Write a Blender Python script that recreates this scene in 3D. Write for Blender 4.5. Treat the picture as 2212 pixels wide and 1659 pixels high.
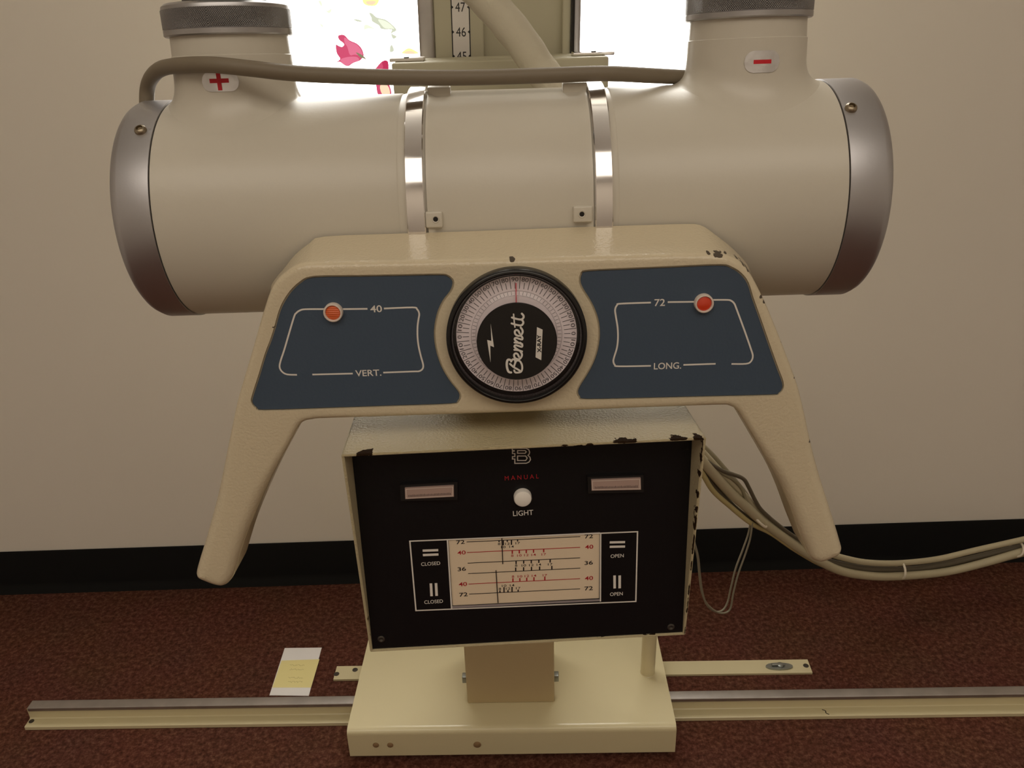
import bpy, bmesh, math, random
from mathutils import Vector, Matrix
random.seed(7)
for o in list(bpy.data.objects): bpy.data.objects.remove(o)
SC = bpy.context.scene
COL = SC.collection
R = math.radians
# ---------------------------------------------------------------- camera
IMW, IMH, FPX = 2212.0, 1659.0, 1800.0
TH, RO = R(24.5), R(1.85)
CAM = Vector((0, 0, 1.14))
FW = Vector((0, math.cos(TH), -math.sin(TH)))
R0 = Vector((1, 0, 0)); U0 = Vector((0, math.sin(TH), math.cos(TH)))
UP = U0*math.cos(RO) + R0*math.sin(RO)
RT = R0*math.cos(RO) - U0*math.sin(RO)
cd = bpy.data.cameras.new('camera'); cam = bpy.data.objects.new('camera', cd); COL.objects.link(cam)
cd.sensor_width = 36.0; cd.lens = FPX/IMW*36.0; cd.clip_start = .02; cd.clip_end = 50
cam.matrix_world = Matrix(((RT.x, UP.x, -FW.x, CAM.x), (RT.y, UP.y, -FW.y, CAM.y), (RT.z, UP.z, -FW.z, CAM.z), (0, 0, 0, 1)))
SC.camera = cam
# ---------------------------------------------------------------- light, exposure
SC.view_settings.view_transform = 'Standard'; SC.view_settings.look = 'None'
SC.view_settings.gamma = 1.0; SC.view_settings.exposure = 0.02; SC.view_settings.use_curve_mapping = False
w = bpy.data.worlds.new('world'); SC.world = w; w.use_nodes = True
w.node_tree.nodes['Background'].inputs[0].default_value = (1, .9, .8, 1)
w.node_tree.nodes['Background'].inputs[1].default_value = 0.05
def area(name, loc, rot, sx, sy, power, col):
    l = bpy.data.lights.new(name, 'AREA'); l.shape = 'RECTANGLE'; l.size = sx; l.size_y = sy; l.energy = power; l.color = col
    o = bpy.data.objects.new(name, l); o.location = loc; o.rotation_euler = rot; COL.objects.link(o); return o
FILLS = ((0, -.95, 2.6, 1.2, 20.0, 'wide unseen fill light added on the ceiling behind the camera'),)
for _x, _y, _sx, _sy, _p, _l in FILLS:
    area('added_fill_light', (_x, _y, 2.36), (0, 0, 0), _sx, _sy, _p, (1.0, .90, .76))  # unseen fill, added to brighten the faces turned towards the camera
WINDOW = 7.0              # brightness of the white window behind the column
# ---------------------------------------------------------------- pixel <-> place helpers
def ray(x, y): return FW + RT*((x-IMW/2)/FPX) + UP*((IMH/2-y)/FPX)
def aty(x, y, Y):
    d = ray(x, y); return CAM + d*((Y-CAM.y)/d.y)
def atz(x, y, z):
    d = ray(x, y); return CAM + d*((z-CAM.z)/d.z)
def frame(o, ax=0, az=0): return Matrix.Translation(o) @ Matrix.Rotation(R(ax), 4, 'X') @ Matrix.Rotation(R(az), 4, 'Z')
class Plane:                                   # a plane local y = const of a frame
    def __init__(s, fr, y): s.f = fr; s.i = fr.inverted(); s.y = y
    def __call__(s, px, py, dy=0):
        c = s.i @ CAM; d = s.i.to_3x3() @ ray(px, py); t = (s.y+dy-c.y)/d.y; p = c + d*t; return (p.x, p.z)
HEAD = frame((-.008, .614, 1.009), -4)
BOX = frame((-.008, .614, 1.009), -4, 2)
BASE = frame((-.02, 1.003, 0), 0, -1.35)
I4 = Matrix.Identity(4)
def cyl_hit(px, py, r):                        # hit on the tube housing -> (x, angle)
    i = HEAD.inverted(); c = i @ CAM; d = i.to_3x3() @ ray(px, py)
    a = d.y*d.y+d.z*d.z; b = 2*(c.y*d.y+c.z*d.z); q = c.y*c.y+c.z*c.z-r*r
    t = (-b-math.sqrt(max(0, b*b-4*a*q)))/(2*a); p = c+d*t
    return p.x, math.atan2(p.z, -p.y)
def vcyl_hit(px, py, cx, r):                   # hit on a vertical receptacle -> (angle, z)
    i = HEAD.inverted(); c = i @ CAM; d = i.to_3x3() @ ray(px, py); ox = c.x-cx
    a = d.x*d.x+d.y*d.y; b = 2*(ox*d.x+c.y*d.y); q = ox*ox+c.y*c.y-r*r
    t = (-b-math.sqrt(max(0, b*b-4*a*q)))/(2*a); p = c+d*t
    return math.atan2(p.x-cx, -p.y), p.z
# ---------------------------------------------------------------- materials
MT = {}
def rgb(r, g, b):
    f = lambda v: (v/255/12.92 if v/255 <= .04045 else ((v/255+.055)/1.055)**2.4)
    return (f(r), f(g), f(b), 1)
def mat(name, col, rough=.5, metal=0, bump=0, bscale=200, var=0, vscale=3, chips=None, emit=0, spec=.5, aniso=0, coat=0, chipcol=(.030, .016, .008, 1), roughvar=0):
    m = bpy.data.materials.new(name); m.use_nodes = True; MT[name] = m
    N = m.node_tree.nodes; L = m.node_tree.links; B = N['Principled BSDF']
    B.inputs['Base Color'].default_value = col; B.inputs['Roughness'].default_value = rough; B.inputs['Metallic'].default_value = metal
    B.inputs['Specular IOR Level'].default_value = spec
    if coat: B.inputs['Coat Weight'].default_value = coat; B.inputs['Coat Roughness'].default_value = .15
    if emit: B.inputs['Emission Color'].default_value = col; B.inputs['Emission Strength'].default_value = emit
    tc = N.new('ShaderNodeTexCoord'); out = None
    if bump:
        n = N.new('ShaderNodeTexNoise'); n.inputs['Scale'].default_value = bscale; n.inputs['Detail'].default_value = 2
        L.new(tc.outputs['Object'], n.inputs['Vector'])
        b = N.new('ShaderNodeBump'); b.inputs['Strength'].default_value = bump; b.inputs['Distance'].default_value = .001
        L.new(n.outputs['Fac'], b.inputs['Height']); L.new(b.outputs[0], B.inputs['Normal'])
    if var or roughvar:
        n = N.new('ShaderNodeTexNoise'); n.inputs['Scale'].default_value = vscale; n.inputs['Detail'].default_value = 4
        L.new(tc.outputs['Object'], n.inputs['Vector'])
    if var:
        mx = N.new('ShaderNodeMix'); mx.data_type = 'RGBA'
        mx.inputs['A'].default_value = tuple(c*(1-var) for c in col[:3])+(1,)
        mx.inputs['B'].default_value = tuple(min(1, c*(1+var)) for c in col[:3])+(1,)
        L.new(n.outputs['Fac'], mx.inputs['Factor']); out = mx.outputs['Result']
        L.new(out, B.inputs['Base Color'])
    if roughvar:
        mr = N.new('ShaderNodeMapRange'); mr.inputs[3].default_value = rough-roughvar; mr.inputs[4].default_value = rough+roughvar
        mr.inputs[1].default_value = .3; mr.inputs[2].default_value = .7
        L.new(n.outputs['Fac'], mr.inputs[0]); L.new(mr.outputs[0], B.inputs['Roughness'])
    if chips:                                   # worn spots with their own places: (x,y,z,radius x,y,z)
        n = N.new('ShaderNodeTexNoise'); n.inputs['Scale'].default_value = 260; n.inputs['Detail'].default_value = 3
        L.new(tc.outputs['Object'], n.inputs['Vector'])
        mxv = None
        for (x, y, z, rx, ry, rz) in chips:
            s = N.new('ShaderNodeVectorMath'); s.operation = 'SUBTRACT'; s.inputs[1].default_value = (x, y, z)
            L.new(tc.outputs['Object'], s.inputs[0])
            d = N.new('ShaderNodeVectorMath'); d.operation = 'DIVIDE'; d.inputs[1].default_value = (rx, ry, rz)
            L.new(s.outputs[0], d.inputs[0])
            l = N.new('ShaderNodeVectorMath'); l.operation = 'LENGTH'; L.new(d.outputs[0], l.inputs[0])
            v = l.outputs['Value']
            if mxv is None: mxv = v
            else:
                q = N.new('ShaderNodeMath'); q.operation = 'MINIMUM'; L.new(mxv, q.inputs[0]); L.new(v, q.inputs[1]); mxv = q.outputs[0]
        q = N.new('ShaderNodeMath'); q.operation = 'MULTIPLY_ADD'; q.inputs[1].default_value = 1.6; q.inputs[2].default_value = -.8
        L.new(n.outputs['Fac'], q.inputs[0])
        a = N.new('ShaderNodeMath'); a.operation = 'ADD'; L.new(mxv, a.inputs[0]); L.new(q.outputs[0], a.inputs[1])
        c = N.new('ShaderNodeMath'); c.operation = 'LESS_THAN'; c.inputs[1].default_value = .8; L.new(a.outputs[0], c.inputs[0])
        mx = N.new('ShaderNodeMix'); mx.data_type = 'RGBA'; mx.inputs['A'].default_value = col; mx.inputs['B'].default_value = chipcol; rm = N.new('ShaderNodeMix'); rm.inputs[2].default_value = rough; rm.inputs[3].default_value = .95; L.new(c.outputs[0], rm.inputs[0]); L.new(rm.outputs[0], B.inputs['Roughness'])
        if out: L.new(out, mx.inputs['A'])
        L.new(c.outputs[0], mx.inputs['Factor']); L.new(mx.outputs['Result'], B.inputs['Base Color'])
    return m
mat('wall_paint', rgb(246, 240, 230), .75, bump=.15, bscale=120, var=.02)
mat('room_paint', rgb(215, 206, 194), .8)
mat('ceiling_paint', rgb(225, 220, 210), .9)
mat('black_vinyl', (.006, .006, .006, 1), .75, spec=.2)
mat('cream_tube', rgb(207, 200, 186), .34, bump=.04, bscale=420, var=.015, vscale=9)
mat('cream_paint', rgb(222, 209, 172), .38, bump=.25, bscale=330, var=.02, vscale=12)
mat('cream_base', rgb(224, 213, 174), .20, bump=.08, bscale=250, var=.03, vscale=8)
mat('column_cream', rgb(190, 184, 158), .5, var=.03)
mat('foot_tan', rgb(196, 176, 136), .5, bump=.1, var=.03)
mat('aluminium', (.52, .51, .53, 1), .43, 1, bump=.03, bscale=600, var=.03, vscale=30)
mat('polished', (.90, .88, .88, 1), .11, 1, roughvar=.05, vscale=40)
mat('worn_steel', (.50, .47, .45, 1), .5, 1, bump=.2, bscale=90, var=.25, vscale=25)
mat('dark_steel', (.10, .09, .08, 1), .45, .8)
mat('brass_screw', (.34, .28, .20, 1), .35, 1)
mat('bolt_tan', rgb(150, 122, 88), .45)
mat('hole', (.012, .009, .007, 1), .8)
mat('grey_cable', rgb(124, 112, 94), .55, bump=.2, bscale=60, var=.06, vscale=20)
mat('bezel_black', (.008, .007, .007, 1), .22)
mat('panel_black', (.0065, .006, .007, 1), .33, spec=.3, bump=.1, bscale=300)
mat('lens_bezel', (.008, .007, .007, 1), .4)
mat('panel_blue', rgb(64, 79, 97), .48, bump=.12, bscale=500)
mat('print_white', rgb(228, 222, 214), .5)
mat('print_black', (.012, .010, .010, 1), .5)
mat('print_red', rgb(182, 30, 42), .5)
mat('dial_white', rgb(250, 240, 242), .5)
mat('dial_tick', (.035, .03, .032, 1), .5)
mat('dial_grey', rgb(150, 140, 142), .5)
mat('pointer_pink', rgb(222, 110, 120), .5)
mat('cream_scale', rgb(238, 222, 192), .5, var=.03, vscale=30)
mat('button_white', rgb(244, 238, 230), .35)
mat('lamp_ring', rgb(226, 212, 200), .35)
mat('sheath', rgb(200, 192, 172), .9, bump=.5, bscale=400, var=.04, vscale=50)
mat('cable_light', rgb(190, 180, 150), .5, var=.05, vscale=20)
mat('cable_mid', rgb(150, 142, 116), .5, var=.08, vscale=20)
mat('cable_dark', rgb(96, 88, 72), .5, var=.08, vscale=20)
mat('cable_yellow', rgb(190, 176, 126), .5)
mat('cable_tie', rgb(226, 216, 196), .4)
mat('thin_wire', rgb(140, 134, 116), .5)
mat('paper', rgb(252, 250, 250), .7)
mat('note_yellow', rgb(252, 240, 170), .75)
mat('pen_grey', rgb(222, 210, 140), .8)
mat('tape_white', rgb(226, 220, 214), .5)
mat('foil', (.78, .78, .80, 1), .30, .85, bump=.6, bscale=120)
mat('sign_red', rgb(206, 22, 40), .5)
mat('galvanised', (.36, .38, .36, 1), .4, .9, var=.2, vscale=40)
mat('green_glow', (.45, .85, .60, 1), .6, emit=1.4)
# orange pilot lens, ribbed
m = mat('pilot_orange', rgb(226, 100, 44), .25, coat=.4)
N = m.node_tree.nodes; L = m.node_tree.links; tc = N.new('ShaderNodeTexCoord'); wv = N.new('ShaderNodeTexWave'); wv.inputs['Scale'].default_value = 260
wv.bands_direction = 'Z'; L.new(tc.outputs['Object'], wv.inputs['Vector']); b = N.new('ShaderNodeBump'); b.inputs['Strength'].default_value = .5; b.inputs['Distance'].default_value = .0006
L.new(wv.outputs['Fac'], b.inputs['Height']); L.new(b.outputs[0], N['Principled BSDF'].inputs['Normal'])
mat('pilot_red', rgb(216, 66, 36), .22, coat=.5)
# ribbed smoky indicator lens
m = mat('indicator_lens', rgb(178, 152, 142), .2, coat=.3)
# knurled aluminium
m = mat('knurled', (.42, .41, .42, 1), .38, 1)
N = m.node_tree.nodes; L = m.node_tree.links; B = N['Principled BSDF']
uv = N.new('ShaderNodeTexCoord'); sp = N.new('ShaderNodeSeparateXYZ'); L.new(uv.outputs['Object'], sp.inputs[0])
at = N.new('ShaderNodeMath'); at.operation = 'ARCTAN2'; L.new(sp.outputs['X'], at.inputs[0]); L.new(sp.outputs['Y'], at.inputs[1])
def mth(op, a, b_=None, c_=None):
    q = N.new('ShaderNodeMath'); q.operation = op
    for k, v in enumerate((a, b_, c_)):
        if v is None: continue
        if isinstance(v, (int, float)): q.inputs[k].default_value = v
        else: L.new(v, q.inputs[k])
    return q.outputs[0]
u = mth('MULTIPLY', at.outputs[0], .042*2400); v = mth('MULTIPLY', sp.outputs['Z'], 2000)
k1 = mth('ABSOLUTE', mth('SINE', mth('ADD', u, v))); k2 = mth('ABSOLUTE', mth('SINE', mth('SUBTRACT', u, v)))
hh = mth('MINIMUM', k1, k2)
msk = mth('MULTIPLY', mth('GREATER_THAN', sp.outputs['Z'], -.0055), mth('LESS_THAN', sp.outputs['Z'], .0065))
hh = mth('ADD', mth('MULTIPLY', hh, msk), mth('SUBTRACT', 1, msk))
b = N.new('ShaderNodeBump'); b.inputs['Strength'].default_value = .8; b.inputs['Distance'].default_value = .0006; L.new(hh, b.inputs['Height']); L.new(b.outputs[0], B.inputs['Normal'])
mr = N.new('ShaderNodeMapRange'); mr.inputs[3].default_value = .22; mr.inputs[4].default_value = 1; L.new(hh, mr.inputs[0])
mx = N.new('ShaderNodeMix'); mx.data_type = 'RGBA'; mx.inputs['A'].default_value = (.10, .10, .10, 1); mx.inputs['B'].default_value = (.46, .45, .46, 1)
L.new(mr.outputs[0], mx.inputs['Factor']); L.new(mx.outputs['Result'], B.inputs['Base Color'])
# carpet
m = mat('carpet', rgb(104, 58, 44), .95, spec=.1)
N = m.node_tree.nodes; L = m.node_tree.links; B = N['Principled BSDF']; tc = N.new('ShaderNodeTexCoord')
n1 = N.new('ShaderNodeTexNoise'); n1.inputs['Scale'].default_value = 120; n1.inputs['Detail'].default_value = 5; n1.inputs['Roughness'].default_value = .75
n2 = N.new('ShaderNodeTexNoise'); n2.inputs['Scale'].default_value = 9; n2.inputs['Detail'].default_value = 3
L.new(tc.outputs['Object'], n1.inputs['Vector']); L.new(tc.outputs['Object'], n2.inputs['Vector'])
cr = N.new('ShaderNodeValToRGB'); cr.color_ramp.elements[0].position = .34; cr.color_ramp.elements[0].color = rgb(70, 41, 31)
cr.color_ramp.elements[1].position = .70; cr.color_ramp.elements[1].color = rgb(142, 99, 80)
e = cr.color_ramp.elements.new(.5); e.color = rgb(100, 61, 48)
L.new(n1.outputs['Fac'], cr.inputs[0])
mx = N.new('ShaderNodeMix'); mx.data_type = 'RGBA'; mx.blend_type = 'MULTIPLY'; mx.inputs['Factor'].default_value = .3
L.new(cr.outputs[0], mx.inputs['A']); L.new(n2.outputs['Color'], mx.inputs['B']); L.new(mx.outputs['Result'], B.inputs['Base Color'])
b = N.new('ShaderNodeBump'); b.inputs['Strength'].default_value = .8; b.inputs['Distance'].default_value = .004; L.new(n1.outputs['Fac'], b.inputs['Height']); L.new(b.outputs[0], B.inputs['Normal'])
# lit panel and backlit film colours (they give off light)
def emis(name, col, s):
    m = bpy.data.materials.new(name); m.use_nodes = True; MT[name] = m; N = m.node_tree.nodes; N.clear()
    e = N.new('ShaderNodeEmission'); e.inputs[0].default_value = col; e.inputs[1].default_value = s
    o = N.new('ShaderNodeOutputMaterial'); m.node_tree.links.new(e.outputs[0], o.inputs[0])
emis('lit_panel', (1, .96, .88, 1), WINDOW)
emis('film_pink', rgb(214, 84, 116), 1.0)
emis('film_pink_light', rgb(228, 118, 146), 1.05)
emis('film_pink_dark', rgb(200, 58, 94), 0.95)
emis('film_green', rgb(206, 210, 186), 1.1)
emis('film_green_pale', rgb(238, 242, 218), 1.1)
emis('film_stem', rgb(150, 140, 110), .9)
emis('film_yellow', rgb(255, 236, 160), 1.2)
emis('film_peach', rgb(252, 222, 186), 1.05)
# thin clear cover
m = bpy.data.materials.new('clear_cover'); m.use_nodes = True; MT['clear_cover'] = m; N = m.node_tree.nodes; L = m.node_tree.links; N.clear()
t = N.new('ShaderNodeBsdfTransparent'); t.inputs[0].default_value = (.99, .97, .98, 1); g = N.new('ShaderNodeBsdfGlossy'); g.inputs['Roughness'].default_value = .08
x = N.new('ShaderNodeMixShader'); o = N.new('ShaderNodeOutputMaterial')
x.inputs[0].default_value = .035; L.new(t.outputs[0], x.inputs[1]); L.new(g.outputs[0], x.inputs[2]); L.new(x.outputs[0], o.inputs[0])
# ---------------------------------------------------------------- mesh builder
class MB:
    def __init__(s): s.v = []; s.f = []; s.m = []; s.mats = []; s.sm = []
    def mi(s, m):
        if m not in s.mats: s.mats.append(m)
        return s.mats.index(m)
    def add(s, v, f, m, smooth=True):
        b = len(s.v); s.v += [tuple(p) for p in v]; k = s.mi(m)
        for q in f: s.f.append(tuple(b+i for i in q)); s.m.append(k); s.sm.append(smooth)
    def grid(s, rows, m, close_u=False, close_v=False):      # rows of points
        nr, nc = len(rows), len(rows[0]); v = [p for r in rows for p in r]; f = []
        for i in range(nr if close_v else nr-1):
            for j in range(nc if close_u else nc-1):
                i2, j2 = (i+1) % nr, (j+1) % nc
                f.append((i*nc+j, i*nc+j2, i2*nc+j2, i2*nc+j))
        s.add(v, f, m)
    def box(s, c, d, m, mtx=I4, bev=0):
        bm = bmesh.new(); bmesh.ops.create_cube(bm, size=1)
        for v in bm.verts: v.co = Vector((c[0]+v.co.x*d[0], c[1]+v.co.y*d[1], c[2]+v.co.z*d[2]))
        if bev: bmesh.ops.bevel(bm, geom=bm.edges[:], offset=bev, segments=3, profile=.5, affect='EDGES')
        bm.verts.index_update(); s.add([mtx @ v.co for v in bm.verts], [[v.index for v in f.verts] for f in bm.faces], m); bm.free()
    def lathe(s, prof, m, mtx=I4, n=96, cap0=True, cap1=True):     # prof: (r, h) about local z
        rows = [[mtx @ Vector((r*math.cos(2*math.pi*k/n), r*math.sin(2*math.pi*k/n), h)) for k in range(n)] for r, h in prof]
        s.grid(rows, m, close_u=True)
        for ok, row, rv in ((cap0, rows[0], True), (cap1, rows[-1], False)):
            if ok:
                idx = list(range(n)); s.add(row, [idx[::-1] if rv else idx], m)
    def tube(s, pts, r, m, n=12, sub=6, cap=True):
        P = catmull([Vector(p) for p in pts], sub) if sub > 1 else [Vector(p) for p in pts]
        rows = []; T = (P[1]-P[0]).normalized(); nr = T.orthogonal().normalized()
        for i, p in enumerate(P):
            T = (P[min(i+1, len(P)-1)]-P[max(i-1, 0)]).normalized(); nr = (nr-T*nr.dot(T)).normalized(); bn = T.cross(nr)
            rr = r(i/(len(P)-1)) if callable(r) else r
            rows.append([p+(nr*math.cos(2*math.pi*k/n)+bn*math.sin(2*math.pi*k/n))*rr for k in range(n)])
        s.grid(rows, m, close_u=True)
        if cap: s.add(rows[0], [list(range(n))[::-1]], m); s.add(rows[-1], [list(range(n))], m)
    def poly(s, pts, m, mp, d0=0, d1=None):                  # 2D outline -> filled (optionally solid) shape; mp(x, z, d)
        bm = bmesh.new(); vs = [bm.verts.new((p[0], p[1], 0)) for p in pts]
        es = [bm.edges.new((vs[i], vs[(i+1) % len(vs)])) for i in range(len(vs))]
        bmesh.ops.triangle_fill(bm, edges=es, use_beauty=True, use_dissolve=False, normal=(0, 0, 1)); bm.verts.index_update()
        fs = [[v.index for v in f.verts] for f in bm.faces]; bm.free()
        s.add([mp(p[0], p[1], d0) for p in pts], fs, m, False)
        if d1 is not None:
            s.add([mp(p[0], p[1], d1) for p in pts], fs, m, False); n = len(pts)
            s.add([mp(p[0], p[1], d0) for p in pts]+[mp(p[0], p[1], d1) for p in pts], [(i, (i+1) % n, n+(i+1) % n, n+i) for i in range(n)], m, False)
    def ribbon(s, pts, wd, m, mp, d=0, close=False, rnd=False):    # flat line of a width
        P = [Vector(p) for p in pts]; n = len(P); A = []; B_ = []
        for i in range(n):
            a = P[(i-1) % n] if (close or i > 0) else P[i]; c = P[(i+1) % n] if (close or i < n-1) else P[i]
            t1 = (P[i]-a); t2 = (c-P[i])
            if t1.length < 1e-9: t1 = t2
            if t2.length < 1e-9: t2 = t1
            t1.normalize(); t2.normalize(); t = (t1+t2)
            t = t.normalized() if t.length > 1e-6 else t1
            k = 1/max(.5, t.dot(t1)); nn = Vector((-t.y, t.x))*(wd/2*k); A.append(P[i]+nn); B_.append(P[i]-nn)
        v = [mp(p.x, p.y, d) for p in A]+[mp(p.x, p.y, d) for p in B_]
        s.add(v, [(i, (i+1) % n, n+(i+1) % n, n+i) for i in range(n if close else n-1)], m, False)
        if rnd:
            for q in (P[0], P[-1]):
                s.add([mp(q.x+wd/2*math.cos(k*math.pi/6), q.y+wd/2*math.sin(k*math.pi/6), d+.00001) for k in range(12)], [list(range(12))], m, False)
    def build(s, name, parent=None, sharp=38, recalc=True, weld=True):
        me = bpy.data.meshes.new(name); me.from_pydata(s.v, [], s.f)
        for x in s.mats: me.materials.append(MT[x])
        me.polygons.foreach_set('material_index', s.m)
        bm = bmesh.new(); bm.from_mesh(me)
        if weld: bmesh.ops.remove_doubles(bm, verts=bm.verts, dist=1e-6)
        if recalc: bmesh.ops.recalc_face_normals(bm, faces=bm.faces)
        for f in bm.faces: f.smooth = True
        for e in bm.edges:
            if len(e.link_faces) == 2 and e.calc_face_angle(0) > R(sharp): e.smooth = False
        bm.to_mesh(me); bm.free()
        o = bpy.data.objects.new(name, me); COL.objects.link(o)
        if parent: o.parent = parent
        return o
def catmull(P, sub=6, close=False):
    n = len(P); out = []
    for i in range(n if close else n-1):
        g = lambda k: P[k % n] if close else P[max(0, min(n-1, k))]
        p0, p1, p2, p3 = g(i-1), g(i), g(i+1), g(i+2)
        for k in range(sub):
            t = k/sub; out.append(.5*((2*p1)+(p2-p0)*t+(2*p0-5*p1+4*p2-p3)*t*t+(3*p1-p0-3*p2+p3)*t**3))
    if not close: out.append(P[-1])
    return out
def cm2(pts, sub=4, close=True):
    return [tuple(p) for p in catmull([Vector(p) for p in pts], sub, close)]
_tc = {}
def text_geo(s, bold=0, shear=0):
    if (s, bold, shear) not in _tc:
        c = bpy.data.curves.new('t', 'FONT'); c.body = s; c.size = 1; c.offset = bold; c.resolution_u = 4; c.shear = shear
        o = bpy.data.objects.new('t', c); COL.objects.link(o); dg = bpy.context.evaluated_depsgraph_get()
        me = bpy.data.meshes.new_from_object(o.evaluated_get(dg)); v = [tuple(q.co)[:2] for q in me.vertices]; f = [tuple(p.vertices) for p in me.polygons]
        x0 = min(p[0] for p in v); x1 = max(p[0] for p in v); y0 = min(p[1] for p in v); y1 = max(p[1] for p in v)
        v = [((p[0]-(x0+x1)/2)/(x1-x0), (p[1]-(y0+y1)/2)/(y1-y0)) for p in v]
        _tc[(s, bold, shear)] = (v, f); bpy.data.objects.remove(o); bpy.data.curves.remove(c); bpy.data.meshes.remove(me)
    return _tc[(s, bold, shear)]
def text(mb, s, cx, cz, wd, ht, m, mp, d=0, rot=0, bold=0, shear=0):
    v, f = text_geo(s, bold, shear); c, n = math.cos(rot), math.sin(rot)
    mb.add([mp(cx+p[0]*wd*c-p[1]*ht*n, cz+p[0]*wd*n+p[1]*ht*c, d) for p in v], f, m, False)
def mapy(y0): return lambda x, z, d=0: (x, y0-d, z)          # d = proud of the plane towards the viewer
def thing(name, mtx, label, cat, group=None):
    o = bpy.data.objects.new(name, None); o.empty_display_size = .05; COL.objects.link(o); o.matrix_world = mtx
    o['label'] = label; o['category'] = cat
    if group: o['group'] = group
    return o
def struct(mb, name, **k):
    o = mb.build(name, **k); o['kind'] = 'structure'; return o
RX = Matrix.Rotation(R(90), 4, 'Y')          # local z -> +x
RYF = Matrix.Rotation(R(90), 4, 'X')         # local z -> -y (towards the viewer)
def T(x, y, z): return Matrix.Translation((x, y, z))
# ================================================================ the room
b = MB(); b.box((0, -.3, -.05), (4.4, 3.7, .1), 'carpet'); struct(b, 'floor')
b = MB(); b.box((0, 1.56, 1.25), (4.4, .12, 2.5), 'wall_paint'); struct(b, 'wall_back')
b = MB(); b.box((-2.05, -.3, 1.25), (.1, 3.7, 2.5), 'room_paint'); struct(b, 'wall_left')
b = MB(); b.box((2.05, -.3, 1.25), (.1, 3.7, 2.5), 'room_paint'); struct(b, 'wall_right')
b = MB(); b.box((0, -2.1, 1.25), (4.4, .1, 2.5), 'room_paint'); struct(b, 'wall_front')
b = MB(); b.box((0, -.3, 2.45), (4.4, 3.7, .1), 'ceiling_paint'); struct(b, 'ceiling')
b = MB(); prof = [(1.5, .098), (1.4965, .1), (1.494, .096), (1.494, .018), (1.488, .006), (1.478, .0), (1.5, 0)]
b.grid([[(x, y, z) for y, z in prof] for x in (-2, 2)], 'black_vinyl'); struct(b, 'baseboard_back', recalc=True)
# ================================================================ tall bright window in the back wall
VBX0, VBX1, VBZ0, VBZ1, VBY = -.415, .385, .90, 2.30, 1.455
vb = bpy.data.objects.new('window_1', None); COL.objects.link(vb); vb.matrix_world = T(0, 1.5, VBZ0); vb['kind'] = 'structure'
b = MB(); cx = (VBX0+VBX1)/2; wd = VBX1-VBX0; hz = (VBZ1-VBZ0)
for c, d in (((cx, -.022, .012), (wd, .044, .024)), ((cx, -.022, hz-.012), (wd, .044, .024)), ((VBX0+.012, -.022, hz/2), (.024, .044, hz)), ((VBX1-.012, -.022, hz/2), (.024, .044, hz)), ((cx, -.040, hz/2), (.016, .012, hz-.04))):
    b.box(c, d, 'room_paint', bev=.0015)
b.build('window_frame', vb)
for sx in (-1, 1):
    b = MB(); b.box((cx+sx*(wd/4-.006), -.035, hz/2), (wd/2-.014, .005, hz-.04), 'lit_panel'); b.build('window_pane', vb)
# backlit flower film on the left bay
fl = thing('flower_film', T(0, VBY, 0), 'glowing flower film with pink tulips on the white window left of the column', 'picture')
FP = Plane(I4, VBY); Zf = lambda x, y: FP(600+x/6.9125, y/6.9125)
def film(name, polys):
    b = MB()
    for k, (m, pts) in enumerate(polys): b.poly(cm2([Zf(*p) for p in pts], 3), m, mapy(0), .0006*k, .0006*k+.0005)
    b.build(name, fl)
film('tulip', [('film_pink', [(905, 530), (990, 522), (1070, 600), (1180, 650), (1250, 720), (1280, 800), (1275, 850), (1225, 905), (1130, 940), (1060, 985), (1000, 975), (930, 925), (875, 935), (925, 890), (925, 860), (880, 790), (868, 670), (910, 685), (960, 700), (990, 670), (975, 640), (915, 590)]),
 ('film_pink_light', [(1000, 560), (1080, 620), (1180, 665), (1250, 750), (1262, 830), (1150, 815), (1080, 820), (1040, 700), (1000, 640)]),
 ('film_pink_light', [(935, 890), (1050, 850), (1180, 850), (1215, 900), (1120, 935), (1050, 978), (990, 960)]),
 ('film_stem', [(1170, 780), (1275, 830), (1325, 888), (1280, 870), (1240, 860)])])
film('tulip', [('film_pink', [(1450, 1060), (1480, 1000), (1530, 940), (1560, 915), (1610, 900), (1650, 930), (1655, 1060), (1650, 1200), (1700, 1400), (1600, 1410), (1500, 1415), (1470, 1280)]),
 ('film_pink_dark', [(1560, 930), (1610, 905), (1645, 940), (1648, 1060), (1560, 1060), (1575, 1000)]),
 ('film_peach', [(1530, 1275), (1640, 1275), (1680, 1390), (1640, 1400), (1560, 1405)])])
film('leaf', [('film_green', [(1365, 195), (1410, 200), (1480, 260), (1600, 290), (1700, 360), (1775, 450), (1700, 500), (1780, 545), (1720, 580), (1690, 490), (1700, 440), (1550, 435), (1510, 380), (1410, 320), (1400, 270)]),
 ('film_green_pale', [(1500, 290), (1600, 310), (1690, 370), (1740, 430), (1690, 425), (1600, 420), (1540, 360)])])
film('leaf', [('film_green_pale', [(1290, 440), (1295, 375), (1340, 370), (1400, 400), (1440, 432), (1360, 425)]), ('film_green', [(1130, 292), (1200, 290), (1270, 320), (1200, 325)])])
film('leaf', [('film_green', [(1680, 690), (1710, 675), (1735, 760), (1675, 775)])])
film('leaf', [('film_green_pale', [(610, 10), (650, 20), (665, 95), (630, 70)]), ('film_green_pale', [(690, 130), (740, 160), (800, 130), (800, 170), (765, 200), (720, 165)]), ('film_green_pale', [(630, 350), (680, 380), (665, 410)])])
film('blossom', [('film_yellow', [(1280, -20), (1500, -20), (1475, 75), (1380, 90), (1290, 60)]), ('film_peach', [(1330, 20), (1460, 20), (1420, 70), (1340, 60)])])
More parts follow.
